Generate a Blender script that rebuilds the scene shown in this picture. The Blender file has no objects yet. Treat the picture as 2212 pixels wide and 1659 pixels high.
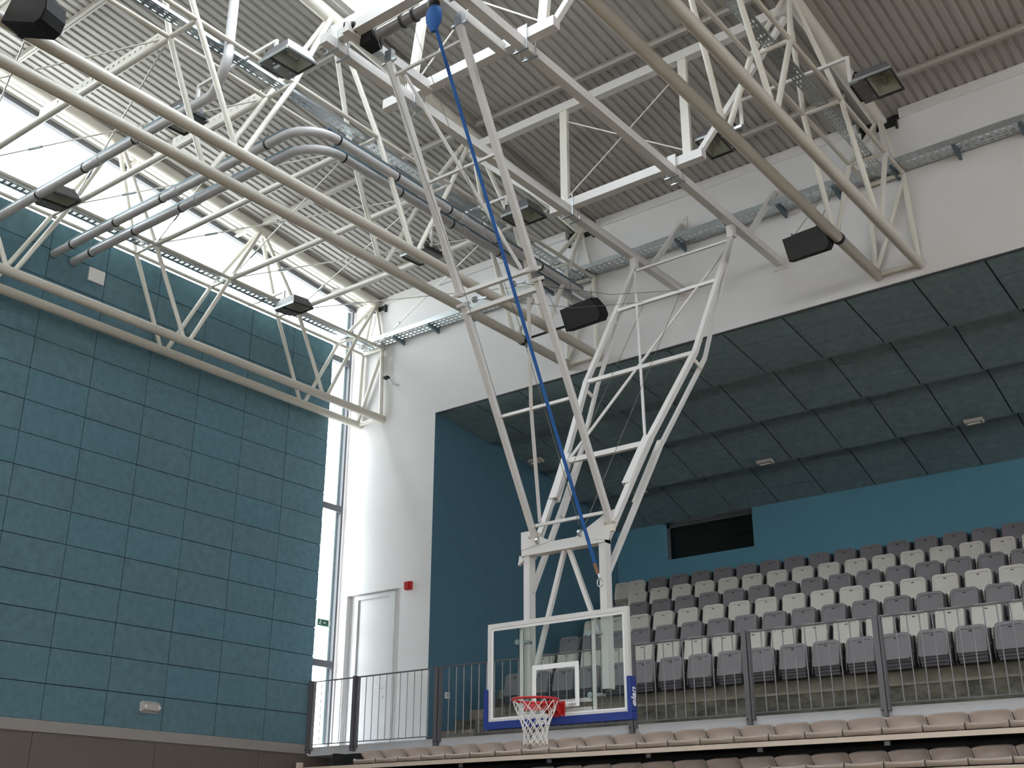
import bpy, math, random
from mathutils import Vector, Matrix
random.seed(4)
SC = bpy.context.scene
C = SC.collection
EYE = 1.65                      # camera height; heights below are written relative to it and lifted at the end

# ------------------------------------------------------------------ camera, light, exposure
cam = bpy.data.cameras.new('camera'); co = bpy.data.objects.new('camera', cam); C.objects.link(co)
yaw, pitch, roll, FPX = 0.65832, 0.38268, 0.0022, 2502.7
fw = Vector((-math.sin(yaw)*math.cos(pitch), math.cos(yaw)*math.cos(pitch), math.sin(pitch)))
rt = Vector((math.cos(yaw), math.sin(yaw), 0)); up = rt.cross(fw)
r2 = rt*math.cos(roll)+up*math.sin(roll); u2 = up*math.cos(roll)-rt*math.sin(roll)
co.matrix_world = Matrix(((r2.x, u2.x, -fw.x, 0), (r2.y, u2.y, -fw.y, 0), (r2.z, u2.z, -fw.z, EYE), (0, 0, 0, 1)))
cam.sensor_width = 36; cam.lens = 36*FPX/2212; cam.clip_end = 300
SC.camera = co
vs = SC.view_settings
vs.view_transform = 'Standard'; vs.look = 'None'; vs.gamma = 1; vs.use_curve_mapping = False
vs.exposure = 0.0
W = bpy.data.worlds.new('overcast_sky'); SC.world = W; W.use_nodes = True
nt = W.node_tree; nt.nodes.clear()
out = nt.nodes.new('ShaderNodeOutputWorld'); bg = nt.nodes.new('ShaderNodeBackground')
tc = nt.nodes.new('ShaderNodeTexCoord'); sp = nt.nodes.new('ShaderNodeSeparateXYZ'); cr = nt.nodes.new('ShaderNodeValToRGB')
mr = nt.nodes.new('ShaderNodeMapRange'); mr.inputs['From Min'].default_value = -1; mr.inputs['From Max'].default_value = 1
nt.links.new(tc.outputs['Generated'], sp.inputs[0]); nt.links.new(sp.outputs['Z'], mr.inputs['Value']); nt.links.new(mr.outputs[0], cr.inputs[0])
cr.color_ramp.elements[0].position = 0.47; cr.color_ramp.elements[0].color = (.66, .65, .64, 1)
cr.color_ramp.elements[1].position = 0.52; cr.color_ramp.elements[1].color = (.93, .97, 1, 1)
nt.links.new(cr.outputs[0], bg.inputs[0]); bg.inputs[1].default_value = 12.2; nt.links.new(bg.outputs[0], out.inputs[0])

# ------------------------------------------------------------------ materials
def mat(name, col, rough=.6, metal=0, var=0, scale=6, bump=0, bscale=60, spec=.5, stretch=None):
    m = bpy.data.materials.new(name); m.use_nodes = True
    n = m.node_tree; b = n.nodes['Principled BSDF']
    b.inputs['Base Color'].default_value = (*col, 1); b.inputs['Roughness'].default_value = rough
    b.inputs['Metallic'].default_value = metal; b.inputs['Specular IOR Level'].default_value = spec
    t = n.nodes.new('ShaderNodeTexCoord')
    src = t.outputs['Object']
    if stretch:
        mp = n.nodes.new('ShaderNodeMapping'); mp.inputs['Scale'].default_value = stretch; n.links.new(src, mp.inputs[0]); src = mp.outputs[0]
    if var:
        x = n.nodes.new('ShaderNodeTexNoise'); x.inputs['Scale'].default_value = scale; x.inputs['Detail'].default_value = 6; x.inputs['Roughness'].default_value = .65
        n.links.new(src, x.inputs['Vector'])
        r = n.nodes.new('ShaderNodeValToRGB'); n.links.new(x.outputs[0], r.inputs[0])
        r.color_ramp.elements[0].position = .3; r.color_ramp.elements[1].position = .7
        r.color_ramp.elements[0].color = (*[c*(1-var) for c in col], 1)
        r.color_ramp.elements[1].color = (*[min(1, c*(1+var*.8)) for c in col], 1)
        n.links.new(r.outputs[0], b.inputs['Base Color'])
    if bump:
        x = n.nodes.new('ShaderNodeTexNoise'); x.inputs['Scale'].default_value = bscale; x.inputs['Detail'].default_value = 3
        n.links.new(src, x.inputs['Vector'])
        bp = n.nodes.new('ShaderNodeBump'); bp.inputs['Strength'].default_value = bump; bp.inputs['Distance'].default_value = .01
        n.links.new(x.outputs[0], bp.inputs['Height']); n.links.new(bp.outputs[0], b.inputs['Normal'])
    return m
def pane_mat(name, tint, alpha, rough=.05):
    m = bpy.data.materials.new(name); m.use_nodes = True; n = m.node_tree; n.nodes.clear()
    o = n.nodes.new('ShaderNodeOutputMaterial'); mx = n.nodes.new('ShaderNodeMixShader')
    tr = n.nodes.new('ShaderNodeBsdfTransparent'); gl = n.nodes.new('ShaderNodeBsdfGlossy'); df = n.nodes.new('ShaderNodeValue')
    tr.inputs[0].default_value = (*tint, 1); gl.inputs['Roughness'].default_value = rough; df.outputs[0].default_value = alpha
    n.links.new(df.outputs[0], mx.inputs[0]); n.links.new(tr.outputs[0], mx.inputs[1]); n.links.new(gl.outputs[0], mx.inputs[2]); n.links.new(mx.outputs[0], o.inputs[0])
    return m
M = {
 'teal': mat('teal_wood_wool_board', (.115, .205, .250), .95, var=.16, scale=9, bump=.9, bscale=140, spec=.1),
 'teal2': mat('teal_wood_wool_board_greener', (.117, .205, .243), .95, var=.16, scale=7, bump=.9, bscale=140, spec=.1),
 'teal3': mat('teal_wood_wool_board_bluer', (.112, .208, .258), .95, var=.15, scale=8, bump=.9, bscale=140, spec=.1),
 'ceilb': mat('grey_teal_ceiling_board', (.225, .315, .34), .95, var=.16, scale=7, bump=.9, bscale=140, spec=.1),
 'joint': mat('dark_joint', (.028, .062, .078), .95),
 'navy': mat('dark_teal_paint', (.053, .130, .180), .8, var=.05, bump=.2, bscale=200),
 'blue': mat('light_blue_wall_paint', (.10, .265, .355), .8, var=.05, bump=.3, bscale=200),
 'wall': mat('white_wall_paint', (.70, .69, .69), .85, var=.02, scale=1.2, bump=.25, bscale=90),
 'slab': mat('white_painted_slab', (.61, .60, .62), .7, var=.04, scale=3),
 'white': mat('cream_white_steel_paint', (.68, .655, .59), .35, var=.03, scale=2),
 'cool': mat('cool_white_steel_paint', (.66, .645, .63), .32, var=.02, scale=2),
 'chord': mat('beige_white_chord_paint', (.55, .52, .46), .4, var=.03, scale=2),
 'deck': mat('coated_steel_deck', (.40, .385, .36), .45, var=.03, scale=3),
 'purl': mat('roof_purlin_paint', (.46, .44, .405), .5),
 'galv': mat('galvanised_steel', (.52, .56, .58), .32, metal=.85, var=.14, scale=14),
 'galvdk': mat('grey_bracket_steel', (.12, .17, .20), .5, metal=.4),
 'pipe': mat('grey_plastic_pipe', (.46, .45, .46), .4, var=.03),
 'rail': mat('dark_grey_railing_paint', (.15, .143, .155), .45, metal=.2, var=.08, scale=10),
 'bar': mat('grey_baluster_steel', (.24, .23, .245), .4, metal=.3),
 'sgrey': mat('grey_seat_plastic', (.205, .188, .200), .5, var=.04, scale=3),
 'sdark': mat('dark_seat_underside_and_side_shade', (.065, .06, .068), .6),  # brackets in this tone also carry the shade of the shell sides
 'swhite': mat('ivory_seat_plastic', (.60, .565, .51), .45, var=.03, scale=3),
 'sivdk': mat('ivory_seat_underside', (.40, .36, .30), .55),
 'beige': mat('beige_bucket_seat_plastic', (.50, .41, .355), .42, var=.03, scale=3),
 'fascia': mat('beige_bleacher_fascia', (.72, .60, .50), .5, var=.03),
 'conc': mat('stained_concrete', (.105, .096, .075), .9, var=.75, scale=3.2, bump=.5, bscale=25, stretch=(1, 1, 2.2)),
 'conc2': mat('tan_concrete', (.22, .195, .15), .9, var=.4, scale=3, bump=.3, bscale=30),
 'black': mat('black_plastic', (.012, .012, .013), .7, spec=.2, bump=.2, bscale=200),
 'blackm': mat('black_metal', (.02, .02, .022), .4, metal=.3),
 'lamp': mat('grey_lamp_housing', (.16, .155, .165), .45, metal=.3),
 'drum': mat('grey_winch_drum', (.24, .225, .225), .4, metal=.2),
 'lampd': mat('dark_lamp_frame', (.035, .036, .04), .5),
 'refl': mat('lamp_reflector', (.55, .53, .46), .4, metal=.15),
 'red': mat('red_rim_paint', (.55, .015, .02), .35),
 'redbox': mat('red_alarm_plastic', (.42, .008, .01), .4),
 'pad': mat('blue_board_padding', (.010, .035, .23), .5, var=.05),
 'strap': mat('blue_webbing', (.008, .095, .34), .7, bump=.4, bscale=300),
 'net': mat('white_net_cord', (.82, .80, .78), .8),
 'wire': mat('steel_cable', (.20, .20, .19), .5, metal=.6),
 'door': mat('white_door_paint', (.56, .555, .56), .45),
 'pvc': mat('clear_lamp_cover', (.42, .40, .37), .25),
 'green': mat('exit_sign_green', (.0, .12, .06), .4),
 'text': mat('white_print', (.85, .85, .85), .5),
 'pgrey': mat('grey_print', (.35, .37, .42), .5),
 'brown': mat('beige_brown_wall_panel', (.125, .100, .085), .7, var=.06, scale=3),
 'trimb': mat('beige_trim_paint', (.27, .245, .235), .7),
 'floor': mat('sports_floor', (.34, .24, .14), .35, var=.12, scale=3, spec=.5),
 'winf': mat('window_frame_grey', (.10, .105, .12), .45),
 'winl': mat('pale_blue_blind', (.45, .58, .62), .6),
 'dark': mat('dark_room', (.02, .022, .02), .9),
 'brass': mat('brown_hook_leather', (.22, .10, .05), .6),
}
M['glass'] = pane_mat('window_glass', (.93, .96, .96), .03)
M['sglass'] = pane_mat('frosted_skylight', (.80, .82, .83), .03)
M['bglass'] = pane_mat('backboard_glass', (.955, .98, .97), .035, .02)
M['lglass'] = pane_mat('lamp_glass', (.9, .93, .92), .04)
M['dglass'] = pane_mat('dark_window_glass', (.35, .4, .38), .03)

# ------------------------------------------------------------------ mesh helpers
class MB:
    def __init__(s): s.v = []; s.f = []
    def add(s, v, f):
        n = len(s.v); s.v += [Vector(p) for p in v]; s.f += [tuple(i+n for i in q) for q in f]; return s
    def box(s, x0, x1, y0, y1, z0, z1):
        v = [(x, y, z) for z in (z0, z1) for y in (y0, y1) for x in (x0, x1)]
        return s.add(v, [(0, 2, 3, 1), (4, 5, 7, 6), (0, 1, 5, 4), (2, 6, 7, 3), (0, 4, 6, 2), (1, 3, 7, 5)])
    def hexa(s, v):
        return s.add(v, [(0, 3, 2, 1), (4, 5, 6, 7), (0, 1, 5, 4), (1, 2, 6, 5), (2, 3, 7, 6), (3, 0, 4, 7)])
    def tube(s, pts, r, n=10, cap=True, r1=None):
        pts = [Vector(p) for p in pts]; rings = []; ref = None
        for i, p in enumerate(pts):
            a = pts[max(i-1, 0)]; b = pts[min(i+1, len(pts)-1)]; d = (b-a).normalized()
            if ref is None: ref = Vector((0, 0, 1)) if abs(d.z) < .9 else Vector((1, 0, 0))
            x = ref.cross(d).normalized(); y = d.cross(x); ref = y
            k = 1
            if 0 < i < len(pts)-1:
                c = (pts[i]-a).normalized().dot((b-pts[i]).normalized()); k = 1/max(.5, math.sqrt((1+c)/2))
            rr = r if r1 is None else r+(r1-r)*i/(len(pts)-1)
            rings.append([p+(x*math.cos(t)+y*math.sin(t)*1)*rr*(1 if k == 1 else 1) for t in [2*math.pi*j/n for j in range(n)]])
        v = [q for g in rings for q in g]; f = []
        for i in range(len(pts)-1):
            for j in range(n): f.append((i*n+j, i*n+(j+1) % n, (i+1)*n+(j+1) % n, (i+1)*n+j))
        if cap: f.append(tuple(reversed(range(n)))); f.append(tuple((len(pts)-1)*n+j for j in range(n)))
        return s.add(v, f)
    def beam(s, p, q, w, h, up=(0, 0, 1), off=0):
        p = Vector(p); q = Vector(q); d = (q-p).normalized(); u = Vector(up)
        x = d.cross(u).normalized()*w/2; y = x.cross(d).normalized()*h/2
        c = []
        for e in (p, q):
            c += [e-x-y, e+x-y, e+x+y, e-x+y]
        return s.hexa(c)
    def hollow(s, p, q, w, h, t=.012, up=(0, 0, 1)):      # square tube with open ends
        p = Vector(p); q = Vector(q); d = (q-p).normalized(); u = Vector(up)
        x = d.cross(u).normalized(); y = x.cross(d).normalized(); v = []
        for e in (p, q):
            for k in (0, t):
                a = w/2-k; b = h/2-k
                v += [e-x*a-y*b, e+x*a-y*b, e+x*a+y*b, e-x*a+y*b]
        f = []
        for i in range(4):
            j = (i+1) % 4
            f += [(i, j, 8+j, 8+i), (4+j, 4+i, 12+i, 12+j), (j, i, 4+i, 4+j), (8+i, 8+j, 12+j, 12+i)]
        return s.add(v, f)
    def quad(s, a, b, c, d): return s.add([a, b, c, d], [(0, 1, 2, 3)])
    def prism(s, poly, axis, a, b):                        # extrude a 2D polygon along axis 0/1/2 from a to b
        n = len(poly); v = []
        for t in (a, b):
            for p in poly:
                v.append({0: (t, p[0], p[1]), 1: (p[0], t, p[1]), 2: (p[0], p[1], t)}[axis])
        return s.add(v, [tuple(reversed(range(n))), tuple(range(n, 2*n))]+[(i, (i+1) % n, n+(i+1) % n, n+i) for i in range(n)])
    def cyl(s, c, ax, r, l, n=12):
        c = Vector(c); ax = Vector(ax).normalized(); return s.tube([c-ax*l/2, c+ax*l/2], r, n)
    def torus(s, c, R, r, n=32, m=10):
        v = []; f = []
        for i in range(n):
            a = 2*math.pi*i/n
            for j in range(m):
                b = 2*math.pi*j/m; v.append((c[0]+(R+r*math.cos(b))*math.cos(a), c[1]+(R+r*math.cos(b))*math.sin(a), c[2]+r*math.sin(b)))
        for i in range(n):
            for j in range(m): f.append((i*m+j, ((i+1) % n)*m+j, ((i+1) % n)*m+(j+1) % m, i*m+(j+1) % m))
        return s.add(v, f)

def wloc(o):
    p = Vector((0, 0, 0))
    while o is not None: p = p+o.location; o = o.parent
    return p
def prop(o, label=None, cat=None, group=None, kind=None):
    if label: o['label'] = label
    if cat: o['category'] = cat
    if group: o['group'] = group
    if kind: o['kind'] = kind
    return o
def obj(name, mb, m, parent=None, label=None, cat=None, group=None, kind=None, smooth=False):
    if parent is None:
        xs = [v.x for v in mb.v]; ys = [v.y for v in mb.v]; zs = [v.z for v in mb.v]
        org = Vector(((min(xs)+max(xs))/2, (min(ys)+max(ys))/2, min(zs)))
    else: org = wloc(parent)
    me = bpy.data.meshes.new(name); me.from_pydata([tuple(v-org) for v in mb.v], [], mb.f); me.materials.append(m)
    if smooth:
        me.polygons.foreach_set('use_smooth', [True]*len(me.polygons))
        me.set_sharp_from_angle(angle=math.radians(38))
    o = bpy.data.objects.new(name, me); C.objects.link(o)
    if parent is None: o.location = org
    else: o.parent = parent
    return prop(o, label, cat, group, kind)
def empty(name, loc, label=None, cat=None, group=None, kind=None):
    o = bpy.data.objects.new(name, None); C.objects.link(o); o.location = loc; o.empty_display_size = .1
    return prop(o, label, cat, group, kind)
def clone(o, parent=None, loc=None, rotz=None, label=None, swap=None, mirror=False):
    c = o.copy(); C.objects.link(c); c.parent = parent
    if loc is not None: c.location = loc
    if rotz is not None: c.rotation_euler.z = rotz
    if label: c['label'] = label
    for ch in o.children: clone(ch, c)
    return c
def T(p0, p1, r, n=10): return MB().tube([p0, p1], r, n)
def Bm(p0, p1, w, h, up=(0, 0, 1)): return MB().beam(p0, p1, w, h, up)
ORD = ['first', 'second', 'third', 'fourth', 'fifth', 'sixth', 'seventh', 'eighth', 'ninth', 'tenth', 'eleventh', 'twelfth', 'thirteenth', 'fourteenth', 'fifteenth', 'sixteenth', 'seventeenth', 'eighteenth', 'nineteenth', 'twentieth', 'twenty-first', 'twenty-second', 'twenty-third', 'twenty-fourth', 'twenty-fifth', 'twenty-sixth', 'twenty-seventh', 'twenty-eighth']

FL = -EYE; XW = -15.3; YW = 14.74; XR = 15.4; YB = -14.74
def roofz(y): return 10.10+.1*(YW-abs(y))

# ------------------------------------------------------------------ structure: floor and walls
obj('floor', MB().box(-15.6, XR+.3, YB-.3, 21.2, FL-.2, FL), M['floor'], kind='structure')
# teal end wall
wl = empty('wall_left', (XW, 0, FL), kind='structure')
obj('backing', MB().box(XW-.12, XW-.035, YB, 14.13, 1.65, 9.08), M['joint'], wl)
y1 = 14.135
tm = [M['teal'], M['teal2'], M['teal3']]
for k in range(12):
    for r in range(15):
        a = y1-k*1.0; z = 1.655+r*.4950
        d = random.uniform(0, .006); g = .003
        x1 = XW+d
        b = MB().hexa([(XW-.035, a-1+g, z+g), (XW-.035, a-g, z+g), (XW-.035, a-g, z+.495-g), (XW-.035, a-1+g, z+.495-g),
                       (x1, a-1+g+.003, z+g+.003), (x1, a-g-.003, z+g+.003), (x1, a-g-.003, z+.495-g-.003), (x1, a-1+g+.003, z+.495-g-.003)])
        obj('acoustic_panel', b, random.choice(tm), wl)
obj('plain_board', MB().box(XW-.035, XW, YB, y1-12.005, 1.655, 9.08), M['teal'], wl)
obj('lower_backing', MB().box(XW-.12, XW-.03, YB, 14.9, FL, 1.5), M['brown'], wl)
for k in range(13):
    a = 15.09-k*2.01
    obj('wall_panel', MB().box(XW-.03, XW-.005, a-2.006, min(a-.004, 14.7), FL+.05, 1.50), M['brown'], wl)
obj('trim_1', MB().box(XW-.12, XW+.02, YB, 14.13, 1.50, 1.655), M['trimb'], kind='structure')
# white far wall with the opening of the seating alcove
wb = empty('wall_back', (-5, YW, FL), kind='structure')
AX0, AZ0, AZ1 = -13.15, 1.61, 7.37
b = MB()
b.box(-15.6, -15.18, YW, YW+.3, FL, 10.1)                        # strip left of the door
b.box(-15.18, -13.86, YW+.0, YW+.3, 4.27, 10.1)                  # above the door
b.box(-13.86, AX0, YW, YW+.3, FL, 10.1)
b.box(AX0, XR, YW, YW+.07, AZ1, 9.93)
b.box(-15.18, -13.86, YW, YW+.3, FL, AZ0)
obj('wall_face', b, M['wall'], wb)
b = MB(); trx = [-14.77, -9.87, -4.55]
segs = []; x = -14.46
for t in trx[1:]+[99]:
    segs.append((x, min(t-.34, XR))); x = t+.30
for a, c in segs: b.box(a, c, YW-.015, YW+.3, 9.945, 10.10)
obj('coping_strip', b, M['wall'], wb)
obj('lintel_edge', MB().box(AX0, XR, YW+.01, YW+.06, AZ1-.012, AZ1+.0), M['winf'], wb)
b = MB()
for t in trx: b.box(t-.34, t+.30, YW+.1, YW+.3, 9.93, 10.10)
obj('beam_pocket', b, M['dark'], wb)
# unseen closing walls: openings added and sized to let in fill daylight
obj('wall_front', MB().box(-15.6, XR, YB-.3, YB, FL, 3.0).box(-15.6, XR, YB-.3, YB, 4.55, 10.1), M['wall'], kind='structure')
wr = MB().box(XR, XR+.3, YB, YW, FL, 6.6).box(XR, XR+.3, YB, YW, 8.2, 11.6)
obj('wall_right', wr, M['wall'], kind='structure')
# alcove shell
AYB = 20.72
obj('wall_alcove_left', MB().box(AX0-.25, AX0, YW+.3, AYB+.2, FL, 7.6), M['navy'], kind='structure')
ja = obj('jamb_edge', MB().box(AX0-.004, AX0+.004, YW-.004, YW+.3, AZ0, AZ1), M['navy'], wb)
b = MB(); wx0, wx1, wz0, wz1 = -12.03, -9.95, 5.60, 6.33
b.box(AX0, wx0, AYB, AYB+.2, FL, 6.6); b.box(wx1, XR, AYB, AYB+.2, FL, 6.6); b.box(wx0, wx1, AYB, AYB+.2, FL, wz0)
obj('wall_alcove_back', b, M['blue'], kind='structure')
w2 = empty('window_1', (-11, AYB+.2, wz0), kind='structure')
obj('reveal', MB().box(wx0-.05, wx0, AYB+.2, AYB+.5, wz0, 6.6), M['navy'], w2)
obj('frame', MB().box(wx0, wx0+.06, AYB+.22, AYB+.28, wz0, 6.4).box(wx1-.06, wx1, AYB+.22, AYB+.28, wz0, 6.4).box(wx0, wx1, AYB+.22, AYB+.28, wz0-.02, wz0+.03).box(wx0, wx1, AYB+.22, AYB+.28, 6.33, 6.4), M['winf'], w2)
obj('pane', MB().box(wx0+.06, wx1-.06, AYB+.245, AYB+.255, wz0+.03, 6.33), M['dglass'], w2)
obj('dark_room', MB().box(-14, -8, AYB+2.6, AYB+2.7, 4.4, 8).box(-14, -8, AYB+.5, AYB+2.7, 4.3, 4.4).box(-14, -8, AYB+.2, AYB+2.7, 8, 8.1).box(-14.1, -14, AYB+.2, AYB+2.7, 4.3, 8).box(-8, -7.9, AYB+.2, AYB+2.7, 4.3, 8), M['dark'], w2)
obj('shelf_box', MB().box(-11.85, -11.6, AYB+.45, AYB+.6, 5.62, 5.75), M['galvdk'], w2)
# alcove ceiling: four sloping rows of boards with a step between them
ca = empty('ceiling_alcove', (-5, 17.6, 7), kind='structure')
rows = [(YW+.075, 7.365, 16.30, 7.20), (16.30, 7.36, 17.80, 7.00), (17.80, 7.16, 19.26, 6.70), (19.26, 6.86, AYB, 6.385)]
for (ya, za, yb, zb) in rows:
    obj('ceiling_backing', MB().hexa([(AX0, ya, za+.03), (XR, ya, za+.03), (XR, yb, zb+.03), (AX0, yb, zb+.03), (AX0, ya, za+.26), (XR, ya, za+.26), (XR, yb, zb+.2), (AX0, yb, zb+.2)]), M['joint'], ca)
    x = -13.275; i = 0
    while x < 4:
        a = max(x, AX0)+.007; c = x+.965
        for s in range(3):
            f0, f1 = s/3, (s+1)/3
            p = lambda f, dz: (ya+(yb-ya)*f, za+(zb-za)*f+dz)
            e = .0035; dj = random.uniform(-.003, .003)
            (Y0, Z0), (Y1, Z1) = p(f0+e, dj), p(f1-e, dj)
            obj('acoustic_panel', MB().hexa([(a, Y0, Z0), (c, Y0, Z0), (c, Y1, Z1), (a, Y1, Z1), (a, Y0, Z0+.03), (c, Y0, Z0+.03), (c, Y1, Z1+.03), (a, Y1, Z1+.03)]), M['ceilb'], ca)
        x += .985; i += 1
obj('roof_slab', MB().box(AX0-.2, XR, YW+.3, AYB+.3, 7.62, 7.8), M['dark'], ca)
# ------------------------------------------------------------------ roof deck
PITCH = .137
def deck(x0, x1, ya, yb, b):
    x = x0; prof = []
    while x < x1-1e-6:
        prof += [(x, .024), (x+PITCH*.22, .024), (x+PITCH*.32, 0), (x+PITCH*.90, 0)]; x += PITCH
    prof.append((x1, .024)); n = len(prof); v = []
    for y in (ya, yb): v += [(px, y, roofz(y)+pz) for px, pz in prof]
    b.add(v, [(i, n+i, n+i+1, i+1) for i in range(n-1)])
cl = empty('ceiling', (0, 0, 10), kind='structure')
SX0, SX1, SY0, SY1 = -9.70, -5.2, 4.1, 9.20
b = MB(); deck(-15.6, SX0, YB, 0, b); deck(-15.6, SX0, 0, YW+.3, b)
deck(SX1, XR, YB, 0, b); deck(SX1, XR, 0, YW+.3, b)
deck(SX0, SX1, YB, 0, b); deck(SX0, SX1, 0, SY0, b); deck(SX0, SX1, SY1, YW+.3, b)
obj('corrugated_deck', b, M['deck'], cl)
b = MB()
for (ya, yb, xa, xb) in ((YB, 0, -15.6, XR), (0, SY0, -15.6, XR), (SY0, SY1, -15.6, SX0), (SY0, SY1, SX1, XR), (SY1, YW+.3, -15.6, XR)):
    b.add([(xa, ya, roofz(ya)+.06), (xb, ya, roofz(ya)+.06), (xb, yb, roofz(yb)+.06), (xa, yb, roofz(yb)+.06)], [(0, 1, 2, 3)])
obj('roof_insulation', b, M['deck'], cl)
for y in (14.0, 11.58, 9.25, 6.7, 4.0, 1.6):
    for (xa, xb) in ((-15.3, -14.97), (-14.57, -10.07), (-9.67, -4.75), (-4.35, 6)):
        if y < 9 and xa > -10 and xb < -4: continue
        z = roofz(y)-.005
        obj('purlin', MB().box(xa, xb, y-.035, y+.035, z-.09, z-.082).box(xa, xb, y-.004, y+.004, z-.09, z).box(xa, xb, y-.035, y+.035, z-.008, z), M['purl'], cl)
sk = empty('window_2', (-7.5, 6.5, 10.6), kind='structure')
nx, ny = 4, 4
for i in range(nx):
    for j in range(ny):
        xa = SX0+(SX1-SX0)*i/nx; xb = SX0+(SX1-SX0)*(i+1)/nx; ya = SY0+(SY1-SY0)*j/ny; yb = SY0+(SY1-SY0)*(j+1)/ny
        g = .02
        obj('pane', MB().hexa([(xa+g, ya+g, roofz(ya)+.05), (xb-g, ya+g, roofz(ya)+.05), (xb-g, yb-g, roofz(yb)+.05), (xa+g, yb-g, roofz(yb)+.05), (xa+g, ya+g, roofz(ya)+.06), (xb-g, ya+g, roofz(ya)+.06), (xb-g, yb-g, roofz(yb)+.06), (xa+g, yb-g, roofz(yb)+.06)]), M['sglass'], sk)
b = MB()
for i in range(nx+1):
    x = SX0+(SX1-SX0)*i/nx; b.beam((x, SY0, roofz(SY0)+.04), (x, SY1, roofz(SY1)+.04), .04, .06)
for j in range(ny+1):
    y = SY0+(SY1-SY0)*j/ny; b.beam((SX0, y, roofz(y)+.04), (SX1, y, roofz(y)+.04), .04, .06)
obj('frame', b, M['cool'], sk)
# ------------------------------------------------------------------ glazing: clerestory above the teal wall and the corner strip
XG = XW-.10
wc = empty('window_3', (XG, 8, 9.1), kind='structure')
y = 14.10
while y > -14:
    a = max(y-2.0, YB)
    obj('pane', MB().hexa([(XG-.02, a+.02, 9.12), (XG-.01, a+.02, 9.12), (XG-.01, y-.02, 9.12), (XG-.02, y-.02, 9.12), (XG-.02, a+.02, roofz(a)-.05), (XG-.01, a+.02, roofz(a)-.05), (XG-.01, y-.02, roofz(y)-.05), (XG-.02, y-.02, roofz(y)-.05)]), M['glass'], wc)
    y -= 2.0
obj('head_rail', Bm((XG, YW, roofz(YW)-.04), (XG, 0, roofz(0)-.04), .09, .10), M['winf'], wc)
b = MB(); y = YW-.1
while y > .3:
    b.hexa([(XG-.03, y-.20, roofz(y)-.2), (XG+.0, y-.20, roofz(y)-.2), (XG+.0, y-.01, roofz(y)-.2), (XG-.03, y-.01, roofz(y)-.2), (XG-.03, y-.20, roofz(y)-.09), (XG, y-.20, roofz(y)-.09), (XG, y-.01, roofz(y)-.09), (XG-.03, y-.01, roofz(y)-.09)]); y -= .21
obj('sill_rail', MB().box(XG-.06, XG+.05, YB, 14.13, 9.07, 9.11), M['white'], wc)
ws = empty('window_4', (XG, 14.4, 1.6), kind='structure')
zz = [1.64, 3.05, 5.90, 8.86, 10.0]
for i in range(4):
    obj('pane', MB().box(XG-.02, XG-.01, 14.10, 14.66, zz[i]+.06, zz[i+1]-.06), M['glass'], ws)
obj('side_frame', MB().box(XG-.05, XG+.04, 14.645, 14.695, 1.61, 10.0), M['winf'], ws)
for z in zz[1:4]: obj('transom', MB().box(XG-.05, XG+.06, 14.0, 14.66, z-.06, z+.06), M['winf'], ws)
obj('outer_blind', MB().box(XG-.06, XG-.05, 14.60, 14.65, 1.7, 10), M['winl'], ws)

# ------------------------------------------------------------------ balcony slab and concrete tiers
SLZ = 1.61
obj('balcony_slab', MB().box(XW, XR, 14.15, 15.0, 1.468, SLZ).box(XW, AX0, 15.0, 15.2, 1.468, SLZ), M['slab'], kind='structure')
tr = empty('seating_tiers', (-5, 18, SLZ), kind='structure')
SEATX0 = -12.35
tz = [1.985+.414*k for k in range(7)]; ty = [15.0]+[15.87+.805*k for k in range(6)]
for k in range(7):
    ye = ty[k+1] if k < 6 else AYB
    obj('tier_step', MB().box(SEATX0 if k < 6 else AX0, XR, ty[k], AYB, (tz[k-1] if k else SLZ-.1), tz[k]), M['conc' if k == 0 else 'conc2'], tr)
    if k < 6:
        obj('tier_nosing', MB().box(SEATX0, XR, ty[k]-.012, ty[k]+.05, tz[k]-.03, tz[k]+.004), M['conc2'], tr)
for k in range(12):                                             # stair flight beside the seats
    obj('stair_step', MB().box(AX0, SEATX0-.01, 15.02+.40*k, AYB, SLZ-.1+.207*k, SLZ+.207*(k+1)), M['conc' if k % 2 else 'conc2'], tr)
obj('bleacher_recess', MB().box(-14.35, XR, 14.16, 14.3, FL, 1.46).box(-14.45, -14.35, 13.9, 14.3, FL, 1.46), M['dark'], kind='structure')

# door in the white wall
dr = empty('door_1', (-14.55, YW, SLZ), kind='structure')
obj('door_frame', MB().box(-15.18, -15.165, YW-.002, YW+.10, SLZ, 4.27).box(-15.0, -14.93, YW+.05, YW+.12, SLZ, 4.24).box(-14.16, -14.03, YW+.05, YW+.12, SLZ, 4.24).box(-14.93, -14.16, YW+.05, YW+.12, 4.17, 4.24), M['door'], dr)
obj('door_leaf', MB().box(-14.93, -14.16, YW+.08, YW+.11, SLZ+.01, 4.17), M['door'], dr)
hd = obj('handle', MB().tube([(-14.27, YW+.08, 2.58), (-14.27, YW+.03, 2.58), (-14.40, YW+.03, 2.585)], .011, 8).box(-14.285, -14.255, YW+.070, YW+.081, 2.42, 2.46), M['cool'], dr)
obj('niche_wall', MB().box(-15.18, -13.86, YW+.10, YW+.3, SLZ, 4.27), M['wall'], dr)

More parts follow.
